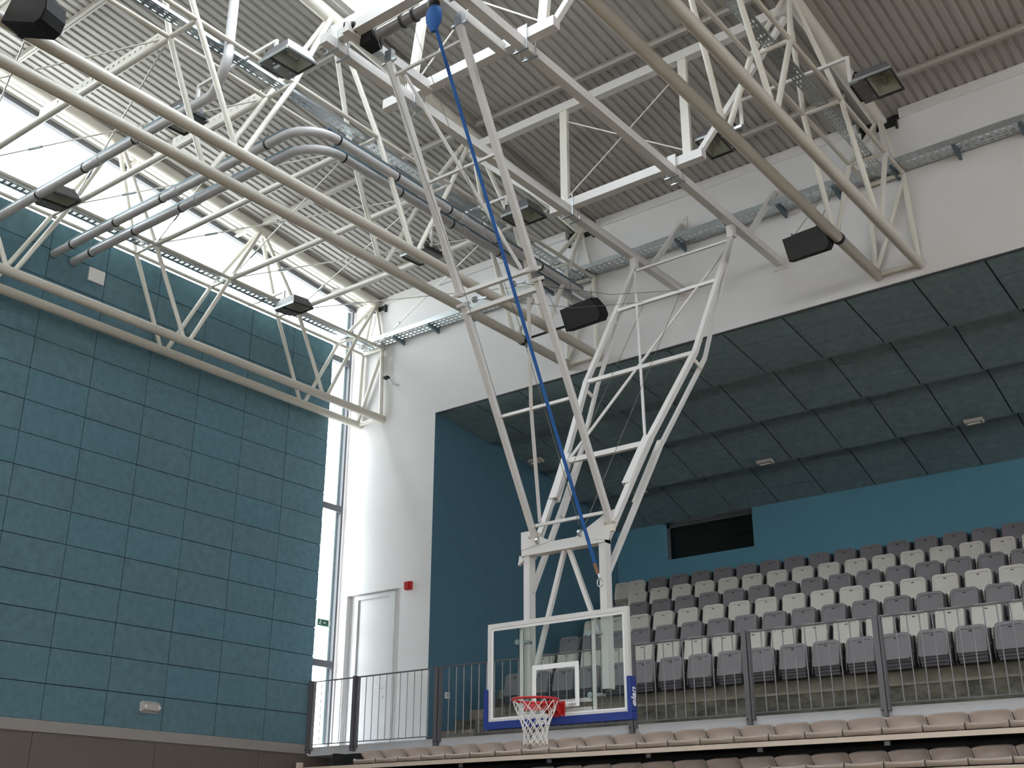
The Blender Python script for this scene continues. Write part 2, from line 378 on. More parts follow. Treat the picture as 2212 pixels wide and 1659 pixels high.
# ------------------------------------------------------------------ roof trusses
XC = {'A': -14.77, 'B': -9.87, 'C': -4.55}
HB, HM, ZB, ZM = .30, .26, 7.53, 8.98
mids = [13.99-1.515*k for k in range(20)]
bots = [13.2325-3.03*k for k in range(10)]
tops = [14.7475-3.03*k for k in range(11)]
def topz(y): return 9.93+.1*(YW-abs(y))
TR = {}
for key, lab in (('A', 'white tubular roof truss running along the teal wall under the high window band'),
                 ('B', 'white tubular roof truss in the middle, passing behind the hanging basketball goal'),
                 ('C', 'white tubular roof truss farthest from the teal wall, carrying the highest black loudspeaker')):
    xc = XC[key]; t = empty('roof_truss', (xc, YW, ZB), lab, 'truss', 'tubular roof trusses'); TR[key] = t
    for s in (-1, 1):
        obj('bottom_chord', T((xc+s*HB, YW, ZB), (xc+s*HB, YB, ZB), .073, 16), M['chord'], t, smooth=True)
        obj('middle_chord', T((xc+s*HM, YW, ZM), (xc+s*HM, YB, ZM), .030, 10), M['chord'], t, smooth=True)
    z0 = topz(YW)+.085
    obj('top_chord', MB().tube([(xc, YW+.05, z0), (xc, 0, topz(0)+.085), (xc, YB, z0)], .105, 18), M['white'], t, smooth=True)
    for yb in bots:
        for dy in (-1, 1):
            ym = yb+dy*.7575; yt = yb+dy*1.515
            if abs(yt) > 15: continue
            if abs(yt) > YW: yt = math.copysign(YW-.02, yt)
            for s in (-1, 1):
                obj('diagonal', MB().tube([(xc+s*HB, yb+dy*.05, ZB+.02), (xc+s*HM, ym, ZM), (xc+s*.04, yt-dy*.06, topz(yt))], .036, 10), M['white'], t, smooth=True)
            obj('cross_tie', T((xc-HM, ym, ZM), (xc+HM, ym, ZM), .030, 10), M['white'], t, smooth=True)
    ye = YW-.07
    for s in (-1, 1):
        obj('end_post', T((xc+s*HB, ye, ZB), (xc+s*HM, ye, ZM), .04, 10), M['white'], t, smooth=True)
        obj('end_brace', T((xc+s*HM, ye, ZM), (xc+s*.05, ye, 9.9), .03, 10), M['white'], t, smooth=True)
    obj('end_diagonal', T((xc-HB, ye, ZB+.05), (xc+HM, ye, ZM-.08), .035, 10), M['white'], t, smooth=True)
    for h, z in ((HB, ZB), (HM, ZM)): obj('end_tie', T((xc-h, ye, z), (xc+h, ye, z), .035, 10), M['white'], t, smooth=True)
    b = MB()
    b.box(xc-.24, xc+.24, YW-.02, YW, 9.84, 9.93); b.box(xc-.27, xc-.24, YW-.05, YW, 9.74, 9.93); b.box(xc+.24, xc+.27, YW-.05, YW, 9.78, 9.93)
    obj('bearing_plate', b, M['blackm'], t)
# struts and rods between the end-wall truss and the middle truss
xa, xb = XC['A']+HM, XC['B']-HM
nm = 7
for k in range(1, nm):
    y = mids[k]
    obj('roof_strut', T((xa, y, ZM), (xb, y, ZM), .052, 14), M['white'], None, 'round white strut between window truss and middle truss, %s from the white wall' % ORD[k-1], 'strut', 'round struts between the trusses', smooth=True)
    if k in (1, 3, 5):
        p = MB(); xx = xb-2.6
        p.box(xb-2.2, xb-.15, y-.004, y+.004, ZM+.05, ZM+.06)
for k in range(nm-1):
    for s in (0, 1):
        y0_ = mids[k] if k else 14.5
        ya, yb = (y0_, mids[k+1]) if s else (mids[k+1], y0_)
        pa, pb = Vector((xa, ya, ZM)), Vector((xb, yb, ZM))
        t = empty('brace_rod', pa, 'thin bracing rod, %s bay from the white wall, starting nearer it at the %s' % (ORD[k], 'teal wall' if s else 'middle truss'), 'rod', 'cross-bracing rods between the trusses')
        obj('rod', T(pa, pb, .011, 8), M['white'], t, smooth=True)
        q = pa.lerp(pb, .22); d = (pb-pa).normalized()
        obj('turnbuckle', MB().tube([q-d*.11, q-d*.07, q+d*.07, q+d*.11], .021, 8), M['galv'], t, smooth=True)
# perforated angle irons lying on two struts
for k, (f0, f1), w in ((5, (.36, .97), 'topmost'), (4, (.55, .97), 'lower')):
    y = mids[k]; x0 = xa+(xb-xa)*f0; x1 = xa+(xb-xa)*f1; b = MB(); n = int((x1-x0)/.11)
    zb = ZM+.055
    for i in range(n):
        a = x0+(x1-x0)*i/n; c = x0+(x1-x0)*(i+1)/n; h = (c-a)*.30
        b.quad((a, y-.002, zb), (c, y-.002, zb), (c, y-.002, zb+.05), (a, y-.002, zb+.05))
        b.quad((a, y-.002, zb+.085), (c, y-.002, zb+.085), (c, y-.002, zb+.135), (a, y-.002, zb+.135))
        b.quad((a, y-.002, zb+.05), (c-h, y-.002, zb+.05), (c-h, y-.002, zb+.085), (a, y-.002, zb+.085))
    b.box(x0, x1, y-.002, y+.06, zb-.004, zb)
    obj('perforated_angle', b, M['white'], None, 'white perforated angle iron resting on a round roof strut, the %s of two' % w, 'angle iron')

# ------------------------------------------------------------------ cable trays
def tray_mesh(p0, p1, width, side, up=Vector((0, 0, 1)), hw=.045):
    p0 = Vector(p0); p1 = Vector(p1); d = (p1-p0); L = d.length; d.normalize(); s = d.cross(up).normalized()
    n = int(L/.10); b = MB(); cols = [0, .14, .24, .42, .58, .76, .86, 1]
    for i in range(n):
        for (ta, tb, solid) in ((0, .45, True), (.45, 1, False)):
            A = p0+d*(L*(i+ta)/n); B = p0+d*(L*(i+tb)/n)
            for j in range(7):
                if not solid and j in (1, 3, 5): continue
                o0 = s*width*(cols[j]-.5); o1 = s*width*(cols[j+1]-.5)
                b.quad(A+o0, B+o0, B+o1, A+o1)
    for e in (-.5, .5):
        o = s*width*e
        b.beam(p0+o+up*hw/2, p1+o+up*hw/2, .004, hw)
    return b
for key, yy, lab in (('A', 14.6, 'perforated galvanised cable tray lying in the truss beside the teal wall'), ('B', 14.6, 'perforated galvanised cable tray lying in the middle truss above two grey pipes'), ('C', 14.6, 'perforated galvanised cable tray lying in the truss farthest from the teal wall')):
    xc = XC[key]
    obj('cable_tray', tray_mesh((xc, yy, ZM+.035), (xc, 0, ZM+.035), .15, 0), M['galv'], None, lab, 'cable tray', 'cable trays')
t = empty('cable_tray', (-9, YW-.1, 9.08), 'long perforated galvanised cable tray bracketed along the white wall', 'cable tray', 'cable trays')
obj('tray', tray_mesh((-14.95, YW-.18, 9.03), (2, YW-.18, 9.03), .28, 0, hw=.09), M['galv'], t)
x = -14.0
while x < 1.5:
    obj('bracket', MB().prism([(YW, 9.02), (YW-.33, 9.02), (YW-.33, 8.99), (YW, 8.93)], 0, x-.02, x+.02), M['galvdk'], t)
    x += .875

# ------------------------------------------------------------------ drain pipes
def arc(p, a, b, c, r, n=6):
    a, b, c = Vector(a), Vector(b), Vector(c); u = (a-b).normalized(); v = (c-b).normalized()
    th = math.acos(max(-1, min(1, u.dot(v)))); l = r/math.tan(th/2)
    A = b+u*l; B = b+v*l; cen = b+(u+v).normalized()*(r/math.sin(th/2)); 
    for i in range(n+1):
        w = (A-cen).lerp(B-cen, i/n).normalized()*r; p.append(cen+w)
    return p
def pipe(pts, lab, r=.062, bend=.45, clamps=()):
    P = [Vector(pts[0])]
    for i in range(1, len(pts)-1): arc(P, pts[i-1], pts[i], pts[i+1], bend)
    P.append(Vector(pts[-1]))
    t = empty('drain_pipe', P[0], lab, 'pipe', 'grey drain pipes')
    obj('pipe', MB().tube(P, r, 16), M['pipe'], t, smooth=True)
    for i in range(len(pts)-1):
        a, b = Vector(pts[i]), Vector(pts[i+1]); L = (b-a).length; n = max(1, int(L/1.1)); d = (b-a).normalized()
        if abs(d.z) > .5: continue
        for k in range(n):
            q = a+d*(.5+k*1.1)
            if (q-b).length < .5: continue
            obj('clamp', MB().tube([q-d*.012, q+d*.012], r+.008, 16).tube([q+Vector((0, 0, r)), q+Vector((0, 0, r+.12))], .005, 6), M['blackm'], t)
            if k % 3 == 2: obj('socket', MB().tube([q+d*.25, q+d*.36], r+.010, 16), M['pipe'], t, smooth=True)
        pa = a+d*.3+Vector((0, 0, r+.03)); pb = b-d*.45+Vector((0, 0, r+.03))
        if (pb-pa).length > .5: obj('shadow_line_channel', Bm(pa, pb, .035, .035), M['galvdk'], t)  # dark strip above the pipe: channel drawn for the shadow line there
    return t
pipe([(-15.28, 8.20, 8.52), (-9.58, 8.20, 8.52), (-9.58, YW, 8.52)], 'grey drain pipe turning along the middle truss, its bend nearest the floodlight')
pipe([(-15.28, 8.53, 8.52), (-9.82, 8.53, 8.52), (-9.82, YW, 8.52)], 'grey drain pipe turning along the middle truss, the lower of the two at the bend')
pipe([(-15.28, 6.98, 8.40), (-9.95, 6.98, 8.40), (-9.55, 6.85, 8.62), (-10.35, 7.42, 10.83)], 'grey drain pipe that leaves the teal wall and climbs steeply to the roof', bend=.22)

# ------------------------------------------------------------------ suspended steel grid carrying the goal
G = empty('suspension_grid', (-7.1, 10, 8.2), 'white box-section steel grid hanging under the roof and holding the basketball goal', 'steel frame')
RX = (-7.95, -6.30); RZ = 8.22
def gb(name, p, q, w=.10, h=.12, up=(0, 0, 1), m='cool'): return obj(name, Bm(p, q, w, h, up), M[m], G)
for x in RX:
    gb('runner_beam', (x, 6.9, RZ), (x, YW-.01, RZ), .11, .12)
    obj('wall_plate', MB().box(x-.13, x+.13, YW-.015, YW, RZ-.12, RZ+.14), M['cool'], G)
    gb('wall_brace', (x+.02, YW-.03, 9.42), (x, YW-.98, RZ+.06), .07, .07)
    obj('wall_plate', MB().box(x-.06, x+.14, YW-.015, YW, 9.32, 9.56).cyl((x+.09, YW-.02, 9.5), (0, 1, 0), .02, .03, 8), M['cool'], G)
for y, z, x0, x1 in ((7.12, 8.36, -8.10, -5.9), (8.38, 8.36, -8.42, -5.88), (11.62, 8.36, -8.28, -5.86)):
    obj('cross_beam', MB().beam((x0, y, z), (x1, y, z), .12, .13), M['cool'], G)
for x in (-7.72, -6.60): gb('winch_beam', (x, 7.0, 8.32), (x, 8.38, 8.32), .10, .12)
# roof-level beams
for y, z in ((8.68, 10.33), (11.66, 10.02)):
    gb('roof_beam', (-10.22 if y < 9 else -9.87, y, z), (-4.55, y, z), .12, .14)
for y, zt in ((8.42, 10.3), (11.64, 9.98)):
    for x in (-8.06, -6.10):
        obj('hanger', MB().beam((x, y, 8.36), (x, y+(.24 if y < 9 else 0), zt), .12, .06, (0, 1, 0)), M['white'], G)
    obj('tie_rod', T((-8.0, y, zt-.22), (-6.12, y, 8.52), .010, 8), M['white'], G)
    obj('tie_rod', T((-6.16, y, zt-.22), (-8.0, y, 8.52), .010, 8), M['white'], G)
    for s, xe in ((-1, -8.22), (1, -5.92)):
        xt = XC['B']+.05 if s < 0 else XC['C']-.05
        obj('side_strut', Bm((xe, y, 8.42), (xt, y+(.22 if y < 9 else .02), zt-.06), .07, .07, (0, 1, 0)), M['cool'], G)
for y in (7.12, 8.38, 11.62):
    for x in RX:
        for s in (-1, 1):
            b = MB()
            for e in (-.075, .075): b.tube([(x+e, y+s*.085, 8.12), (x+e, y+s*.085, 8.46)], .006, 6)
            b.box(x-.10, x+.10, y+s*.085-.015, y+s*.085+.015, 8.12, 8.135)
            obj('clamp', b, M['galv'], G)
    obj('clamp_plate', MB().box(RX[1]-.06, RX[1]+.06, y-.075, y-.067, 8.27, 8.47), M['cool'], G)

# ------------------------------------------------------------------ winch and safety reel
t = empty('winch', (-7.2, 7.25, 8.25), 'dark grey tubular winch drum with a black gear box on the hanging steel grid', 'winch')
obj('drum', MB().tube([(-7.50, 7.28, 8.28), (-6.72, 7.28, 8.28)], .065, 20), M['drum'], t, smooth=True)
for x in (-7.5, -7.12, -6.95): obj('drum_flange', MB().tube([(x-.012, 7.28, 8.28), (x+.012, 7.28, 8.28)], .082, 20), M['lampd'], t, smooth=True)
obj('gear_box', MB().box(-7.68, -7.52, 7.19, 7.38, 8.17, 8.34), M['black'], t)
obj('motor', MB().tube([(-7.78, 7.05, 8.36), (-7.66, 7.12, 8.36)], .07, 16), M['black'], t, smooth=True)
obj('mounting_bar', MB().box(-7.75, -6.62, 7.35, 7.37, 8.34, 8.36).box(-7.7, -7.6, 7.25, 7.5, 8.20, 8.215), M['galv'], t)
rx = (-6.64, 7.24, 8.05)
t = empty('fall_arrest_reel', rx, 'blue safety reel under the grid with a long blue strap hooked to the goal', 'safety reel')
b = MB(); n = 14
prof = [(.0, .16), (.045, .155), (.085, .11), (.10, .04), (.092, -.04), (.06, -.11), (.03, -.17), (0, -.175)]
for i, (r, z) in enumerate(prof):
    for j in range(n):
        a = 2*math.pi*j/n; b.v.append(Vector((rx[0]+r*math.cos(a), rx[1]+r*.7*math.sin(a), rx[2]+z)))
for i in range(len(prof)-1):
    for j in range(n): b.f.append((i*n+j, (i+1)*n+j, (i+1)*n+(j+1) % n, i*n+(j+1) % n))
obj('reel_body', b, M['strap'], t, smooth=True)
obj('shackle', MB().torus((rx[0], rx[1], rx[2]+.19), .035, .008, 12, 6).box(rx[0]-.05, rx[0]+.05, rx[1]-.03, rx[1]+.03, rx[2]+.15, rx[2]+.24), M['blackm'], t)
hk = Vector((-6.60, 9.97, 2.75)); s0 = Vector((rx[0]+.02, rx[1]+.02, rx[2]-.14))
obj('strap', Bm(s0, hk, .036, .010, (1, -1, 0)), M['strap'], t)
obj('snap_hook', MB().beam(hk, hk+Vector((.03, .02, -.12)), .03, .02).tube([hk+Vector((.03+.03*math.cos(a), .02, -.17+.045*math.sin(a))) for a in [k*math.pi/6 for k in range(13)]], .007, 6), M['galv'], t)
obj('hook_sleeve', MB().beam(hk+Vector((-.01, -.01, .03)), hk+Vector((.015, .01, -.08)), .045, .03), M['brass'], t)

# ------------------------------------------------------------------ basketball goal
Q = empty('basketball_goal', (-7.1, 10.1, 1.25), 'folding white ceiling-hung basketball goal with glass backboard, blue padding and red rim', 'basketball hoop')
FA, FB = Vector((0, 7.46, 8.02)), Vector((0, 10.1, 3.20))
def fp(x, z): k = (z-FA.z)/(FB.z-FA.z); return Vector((x, FA.y+(FB.y-FA.y)*k, z))
XL, XRt = -7.48, -6.475
for x in (XL, XRt):
    obj('front_leg', Bm(fp(x, 8.02), fp(x, 5.66), .068, .068, (0, 1, 0)), M['cool'], Q)
    obj('front_leg', Bm(fp(x, 5.60), fp(x, 3.22), .060, .060, (0, 1, 0)), M['cool'], Q)
    obj('leg_flange', Bm(fp(x, 5.70), fp(x, 5.67), .12, .12, (0, 1, 0)).beam(fp(x, 5.60), fp(x, 5.57), .12, .12, (0, 1, 0)), M['cool'], Q)
    obj('hinge', MB().box(x-.05, x+.05, FA.y-.03, FA.y+.03, 8.02, 8.17).tube([(x-.10, FA.y, 8.03), (x+.10, FA.y, 8.03)], .02, 8), M['galv'], Q)
    obj('lower_hinge', MB().tube([fp(x-.07, 3.24), fp(x+.07, 3.24)], .03, 8).box(x-.045, x+.045, 10.07, 10.11, 3.13, 3.22), M['white'], Q)
for z, w in ((7.885, .03), (6.80, .03), (5.69, .045), (5.50, .05), (4.44, .032), (3.33, .032)):
    obj('front_rung', Bm(fp(XL, z), fp(XRt, z), w, w, (0, 1, 0)), M['cool'], Q)
obj('front_brace', T(fp(-7.33, 7.84), fp(-6.62, 5.72), .020, 8), M['cool'], Q, smooth=True)
obj('front_brace', T(fp(-6.64, 5.45), fp(-7.02, 4.45), .020, 8).tube([fp(-7.02, 4.45), fp(-7.35, 3.36)], .020, 8), M['cool'], Q, smooth=True)
RA, RB = Vector((0, 13.2, 8.0)), Vector((0, 10.2, 3.05))
def rp(x, z, dy=0): k = (z-RA.z)/(RB.z-RA.z); return Vector((x, RA.y+(RB.y-RA.y)*k+dy, z))
zk = 5.74; z3 = 4.38
for xt, xk, x3, xe, xo, s in ((-7.92, -7.91, -7.70, -7.58, -7.66, -1), (-6.32, -6.28, -6.53, -6.63, -6.57, 1)):
    obj('rear_leg', MB().beam(rp(xt, 7.98), rp(xk, zk), .062, .062, (1, 0, 0)).beam(rp(xk, zk+.02), rp(x3, z3), .066, .066, (1, 0, 0)), M['cool'], Q)
    obj('rear_leg_sleeve', MB().hollow(rp(x3-s*.01, z3+.08), rp(x3+(xe-x3)*.75, 3.80), .09, .10, .012, (1, 0, 0)), M['cool'], Q)
    obj('rear_leg_tube', MB().hollow(rp(x3, z3), rp(xe, 3.02), .062, .07, .010, (1, 0, 0)), M['cool'], Q)
    d = .25
    obj('parallel_leg', MB().beam(rp(xt, 7.98, .02), rp(xk, zk, d), .042, .042, (1, 0, 0)).beam(rp(xk, zk+.02, d), rp(x3+.01, z3, d), .045, .045, (1, 0, 0)), M['cool'], Q)
    obj('parallel_leg_tube', MB().hollow(rp(x3+.01, z3+.02, d), rp(xe, 2.62, d*.9), .05, .055, .010, (1, 0, 0)), M['cool'], Q)
    obj('parallel_sleeve', MB().hollow(rp(x3, z3+.10, d), rp(x3+(xe-x3)*.6, 3.62, d), .062, .07, .01, (1, 0, 0)), M['cool'], Q)
    for z in (6.95, zk-.1): obj('spacer_plate', MB().beam(rp(xt if z > zk else xk, z, 0), rp(xt if z > zk else xk, z-.06, d*(8-z)/2.3 if z > zk else d), .06, .015, (1, 0, 0)), M['white'], Q)
    obj('rear_hinge', MB().box(xt-.05, xt+.05, 13.15, 13.24, 7.98, 8.16), M['cool'], Q)
for a, b_, z, w in ((-7.86, -6.36, 7.93, .03), (-7.90, -6.33, 7.09, .045), (-7.90, -6.29, 5.74, .05), (-7.69, -6.54, 4.38, .06)):
    obj('rear_rung', Bm(rp(a, z), rp(b_, z), w, w, (1, -1, 0)), M['cool'], Q)
obj('rear_brace', T(rp(-6.34, 7.75), rp(-7.64, 4.42), .019, 8), M['cool'], Q, smooth=True)
obj('rear_brace', T(rp(-7.88, 7.9), rp(-6.57, 4.42), .019, 8), M['cool'], Q, smooth=True)
# mast
YM = 10.15
for x in (-7.60, -6.60):
    obj('mast_post', MB().box(x-.04, x+.04, YM-.055, YM+.055, 1.52 if x > -7 else 1.5, 3.10), M['cool'], Q)
obj('mast_head', MB().box(-7.66, -6.56, YM-.07, YM+.05, 3.03, 3.14), M['cool'], Q)
obj('gusset', MB().prism([(-7.66, 3.10), (-7.66, 3.30), (-7.55, 3.30), (-7.25, 3.14)], 1, YM-.075, YM-.065), M['cool'], Q)
obj('gusset', MB().prism([(-6.50, 3.04), (-6.42, 3.36), (-6.52, 3.34), (-6.92, 3.14)], 1, YM-.075, YM-.065), M['cool'], Q)
obj('mast_foot', MB().prism([(-7.68, 3.04), (-7.70, 2.93), (-7.62, 2.98)], 1, YM-.08, YM-.03), M['cool'], Q)
for xb_, zb_ in ((-7.58, 1.62), (-6.68, 2.05)):
    xa_ = -7.12 if xb_ < -7 else -7.06
    obj('mast_brace', Bm((xa_, YM, 3.04), (xb_, YM, zb_), .045, .045, (0, 1, 0)), M['cool'], Q)
YBd = 9.98
for x in (-7.62, -6.69):
    obj('board_upright', MB().box(x-.03, x+.02, YBd+.045, YBd+.055, 1.30, 2.27).box(x-.03, x-.022, YBd+.045, YBd+.09, 1.30, 2.27), M['cool'], Q)
    for z in (2.08, 1.46):
        obj('clamp', MB().cyl((x-.045, YBd+.04, z), (0, 1, 0), .03, .03, 12).box(x-.05, x+.07, YBd+.06, YM-.02, z-.015, z+.015), M['galv'], Q)
for z in (1.42, 1.33): obj('board_rail', MB().box(-7.6, -6.69, YBd+.05, YBd+.08, z-.02, z+.02), M['cool'], Q)
# backboard
X0, X1, Z0, Z1 = -8.03, -6.23, 1.245, 2.295
bb = obj('backboard_frame', MB().box(X0, X1, YBd-.02, YBd+.03, Z1-.045, Z1).box(X0, X1, YBd-.02, YBd+.03, Z0, Z0+.045).box(X0, X0+.045, YBd-.02, YBd+.03, Z0+.045, Z1-.045).box(X1-.045, X1, YBd-.02, YBd+.03, Z0+.045, Z1-.045), M['cool'], Q)
obj('backboard_glass', MB().box(X0+.045, X1-.045, YBd-.006, YBd+.006, Z0+.045, Z1-.045), M['bglass'], Q)
obj('border_tape', MB().box(X0+.045, X1-.045, YBd-.010, YBd-.007, Z1-.075, Z1-.045).box(X0+.045, X1-.045, YBd-.010, YBd-.007, Z0+.045, Z0+.06).box(X0+.045, X0+.07, YBd-.010, YBd-.007, Z0+.06, Z1-.075).box(X1-.07, X1-.045, YBd-.010, YBd-.007, Z0+.06, Z1-.075), M['text'], Q)
ix0, ix1, iz0, iz1 = -7.435, -6.84, 1.355, 1.805; w = .05
obj('target_square', MB().box(ix0, ix1, YBd-.011, YBd-.008, iz1-w, iz1).box(ix0, ix1, YBd-.011, YBd-.008, iz0, iz0+w).box(ix0, ix0+w, YBd-.011, YBd-.008, iz0+w, iz1-w).box(ix1-w, ix1, YBd-.011, YBd-.008, iz0+w, iz1-w), M['text'], Q)
def rpad(x0, x1, y0, y1, z0, z1, b, c=.012):
    pts = [(x0+c, z0), (x1-c, z0), (x1, z0+c), (x1, z1-c), (x1-c, z1), (x0+c, z1), (x0, z1-c), (x0, z0+c)]
    b.prism(pts, 1, y0, y1)
b = MB(); PF = YBd-.045
rpad(X0-.03, X1+.03, PF, YBd+.05, 1.185, 1.262, b, .006); rpad(X0-.03, X0+.018, PF, YBd+.05, 1.2625, 1.60, b, .006); rpad(X1-.018, X1+.03, PF, YBd+.05, 1.2625, 1.60, b, .006)
pad = obj('blue_padding', b, M['pad'], Q)
# rim
rc = (-7.125, YBd-.375, 1.40)
rim = obj('rim', MB().torus(rc, .232, .012, 48, 10), M['red'], Q, smooth=True)
b = MB(); b.box(rc[0]-.08, rc[0]+.11, YBd-.03, YBd-.012, 1.24, 1.415)
b.box(rc[0]-.045, rc[0]+.045, YBd-.16, YBd-.03, 1.375, 1.41)
b.prism([(rc[0]-.09, YBd-.03), (rc[0]+.09, YBd-.03), (rc[0]+.15, YBd-.20), (rc[0]-.15, YBd-.20)], 2, 1.382, 1.400)
b.prism([(YBd-.03, 1.26), (YBd-.03, 1.39), (YBd-.21, 1.39)], 0, rc[0]-.075, rc[0]-.068).prism([(YBd-.03, 1.26), (YBd-.03, 1.39), (YBd-.21, 1.39)], 0, rc[0]+.068, rc[0]+.075)
obj('rim_bracket', b, M['red'], Q)
b = MB()                                                     # drop ring plate under the rim, open towards the hall
n = 24; v = []
for i in range(n+1):
    a = math.radians(200+(340-200)*i/n)-math.pi
    for z in (1.388, 1.318): v.append((rc[0]+.215*math.cos(a), rc[1]+.215*math.sin(a), z))
b.add(v, [(2*i, 2*i+1, 2*i+3, 2*i+2) for i in range(n)])
obj('rim_guard', b, M['red'], Q, smooth=True)
for x in (rc[0]-.06, rc[0]+.085): obj('bolt', MB().cyl((x, YBd-.033, 1.27), (0, 1, 0), .009, .012, 8), M['galv'], Q)
b = MB(); ns = 12; lv = 7
def npt(i, k):
    t = k/lv; R = .222*(1-t)**1.2+.105+.006*math.sin(t*9)-.02*t if k else .226
    R = [.226, .205, .172, .146, .128, .116, .118, .124][k]
    z = [0, -.075, -.145, -.205, -.262, -.315, -.368, -.415][k]
    a = 2*math.pi*(i+.5*(k % 2))/ns
    return Vector((rc[0]+R*math.cos(a), rc[1]+R*math.sin(a), rc[2]-.012+z))
for i in range(ns):
    for k in range(lv):
        b.tube([npt(i, k), npt(i, k+1)], .0042, 5, False)
        b.tube([npt(i, k), npt(i+1 if k % 2 else i-1, k+1)], .0042, 5, False)
obj('net', b, M['net'], rim)
# lettering
def text_mesh(s, size, shear=.25, bold=.006):
    cu = bpy.data.curves.new('lettering', 'FONT'); cu.body = s; cu.size = size; cu.shear = shear; cu.offset = bold*size; cu.extrude = .001; cu.align_x = 'CENTER'; cu.align_y = 'CENTER'
    o = bpy.data.objects.new('t', cu); C.objects.link(o); bpy.context.view_layer.update()
    me = bpy.data.meshes.new_from_object(o.evaluated_get(bpy.context.evaluated_depsgraph_get()))
    C.objects.unlink(o); bpy.data.objects.remove(o); return me
def lettering(s, size, loc, parent, m, rot=(math.pi/2, 0, 0), shear=.25, bold=.02):
    me = text_mesh(s, size, shear, bold); me.materials.clear(); me.materials.append(m)
    o = bpy.data.objects.new('lettering', me); C.objects.link(o); o.parent = parent; o.location = Vector(loc)-wloc(parent); o.rotation_euler = rot; return o
lettering('elan', .085, (-7.30, PF-.002, 1.228), pad, M['text'])
lettering('elan', .115, (X1+.0305, YBd+.0, 1.40), pad, M['text'], rot=(math.pi/2, -math.pi/2, math.pi/2))
lettering('elan', .055, (-6.93, YBd-.012, 1.380), bb, M['pgrey'])
# cables
def wire(pts, r=.005): obj('cable', MB().tube(pts, r*.75, 6), M['wire'], Q)
pl, pr = fp(-7.22, 5.58), fp(-6.68, 5.60)
el, er = rp(-7.45, 7.10), rp(-6.87, 7.11)
for p, e in ((pl, el), (pr, er)):
    m = p.lerp(e, .5)+Vector((0, 0, -.10)); wire([p, m, e], .005)
    obj('pulley', MB().cyl(p+Vector((-.10, 0, .02)), (1, 0, 0), .035, .04, 12).beam(p+Vector((-.10, 0, .02)), p+Vector((.06, 0, .0)), .015, .02), M['galv'], Q)
wire([el, Vector((-7.45, 10.10, 3.15))], .005); wire([er, Vector((-6.87, 10.10, 3.15))], .005)
wire([Vector((-7.44, 7.2, 8.2)), Vector((-7.36, 8.7, 5.6)), Vector((-7.40, 10.05, 3.2))], .005)
wire([Vector((-7.0, 7.3, 8.2)), Vector((-6.85, 9.0, 5.2)), Vector((-6.85, 10.05, 3.25))], .005)
for x in (-7.42, -6.86): obj('pulley', MB().cyl((x, 10.07, 3.17), (1, 0, 0), .04, .03, 12), M['galv'], Q)

# ------------------------------------------------------------------ floodlights and their arms
def flood_proto(sgn):
    r = empty('floodlight', (0, 0, 0))
    w, d, h = .25, .23, .17
    b = MB(); v = [(-w, -d, 0), (w, -d, 0), (w, d, 0), (-w, d, 0), (-w*.72, -d*.7, h), (w*.72, -d*.7, h), (w*.72, d*.7, h), (-w*.72, d*.7, h)]
    b.add(v, [(4, 5, 6, 7), (0, 1, 5, 4), (1, 2, 6, 5), (2, 3, 7, 6), (3, 0, 4, 7)])
    obj('housing', b, M['lamp'], r)
    xg = -w+.17 if sgn > 0 else w-.17          # inner edge of the glass; gear box on the other side
    x0, x1 = (xg, w) if sgn > 0 else (-w, xg)
    obj('gear_cover', MB().box(*((-w, xg) if sgn > 0 else (xg, w)), -d, d, -.02, .0), M['lamp'], r)
    g = .02
    fr = MB().box(x0, x1, -d, -d+g, -.025, .005).box(x0, x1, d-g, d, -.025, .005).box(x0, x0+g, -d+g, d-g, -.025, .005).box(x1-g, x1, -d+g, d-g, -.025, .005)
    obj('lamp_frame', fr, M['lampd'], r)
    obj('front_lip', MB().box(-w, w, -d-.012, -d, -.028, .008), M['galv'], r)
    obj('glass', MB().box(x0+g, x1-g, -d+g, d-g, -.010, -.006), M['lglass'], r)
    c = (x0+x1)/2
    rf = MB(); a0, a1, b0, b1 = x0+g, x1-g, -d+g, d-g
    rf.add([(a0, b0, 0), (a1, b0, 0), (a1, b1, 0), (a0, b1, 0), (c-.05, -.10, .13), (c+.05, -.10, .13), (c+.05, .10, .13), (c-.05, .10, .13)], [(0, 1, 5, 4), (1, 2, 6, 5), (2, 3, 7, 6), (3, 0, 4, 7), (4, 5, 6, 7)])
    obj('reflector', rf, M['refl'], r)
    obj('bulb', MB().tube([(c, -.09, .06), (c, .09, .06)], .022, 10), M['pvc'], r, smooth=True)
    s = -sgn
    obj('bracket', MB().box(s*(w+.02)-.012, s*(w+.02)+.012, -.16, .16, -.02, .03).box(s*(w-.02)-.03, s*(w+.03), -.17, -.14, -.02, .05).box(min(s*(w-.02), s*(w+.03)), max(s*(w-.02), s*(w+.03)), .14, .17, -.02, .05), M['blackm'], r)
    obj('cable', MB().tube([(s*.12, -.10, .17), (s*.22, -.14, .20), (s*.28, -.10, .10), (s*.27, -.05, .03)], .012, 8), M['black'], r, smooth=True)
    for e in (-.13, .13): obj('latch', MB().box(s*.10-.012, s*.10+.012, e-.01, e+.01, -.035, -.02), M['galv'], r)
    return r
protos = {1: flood_proto(1), -1: flood_proto(-1)}
used = {1: 0, -1: 0}
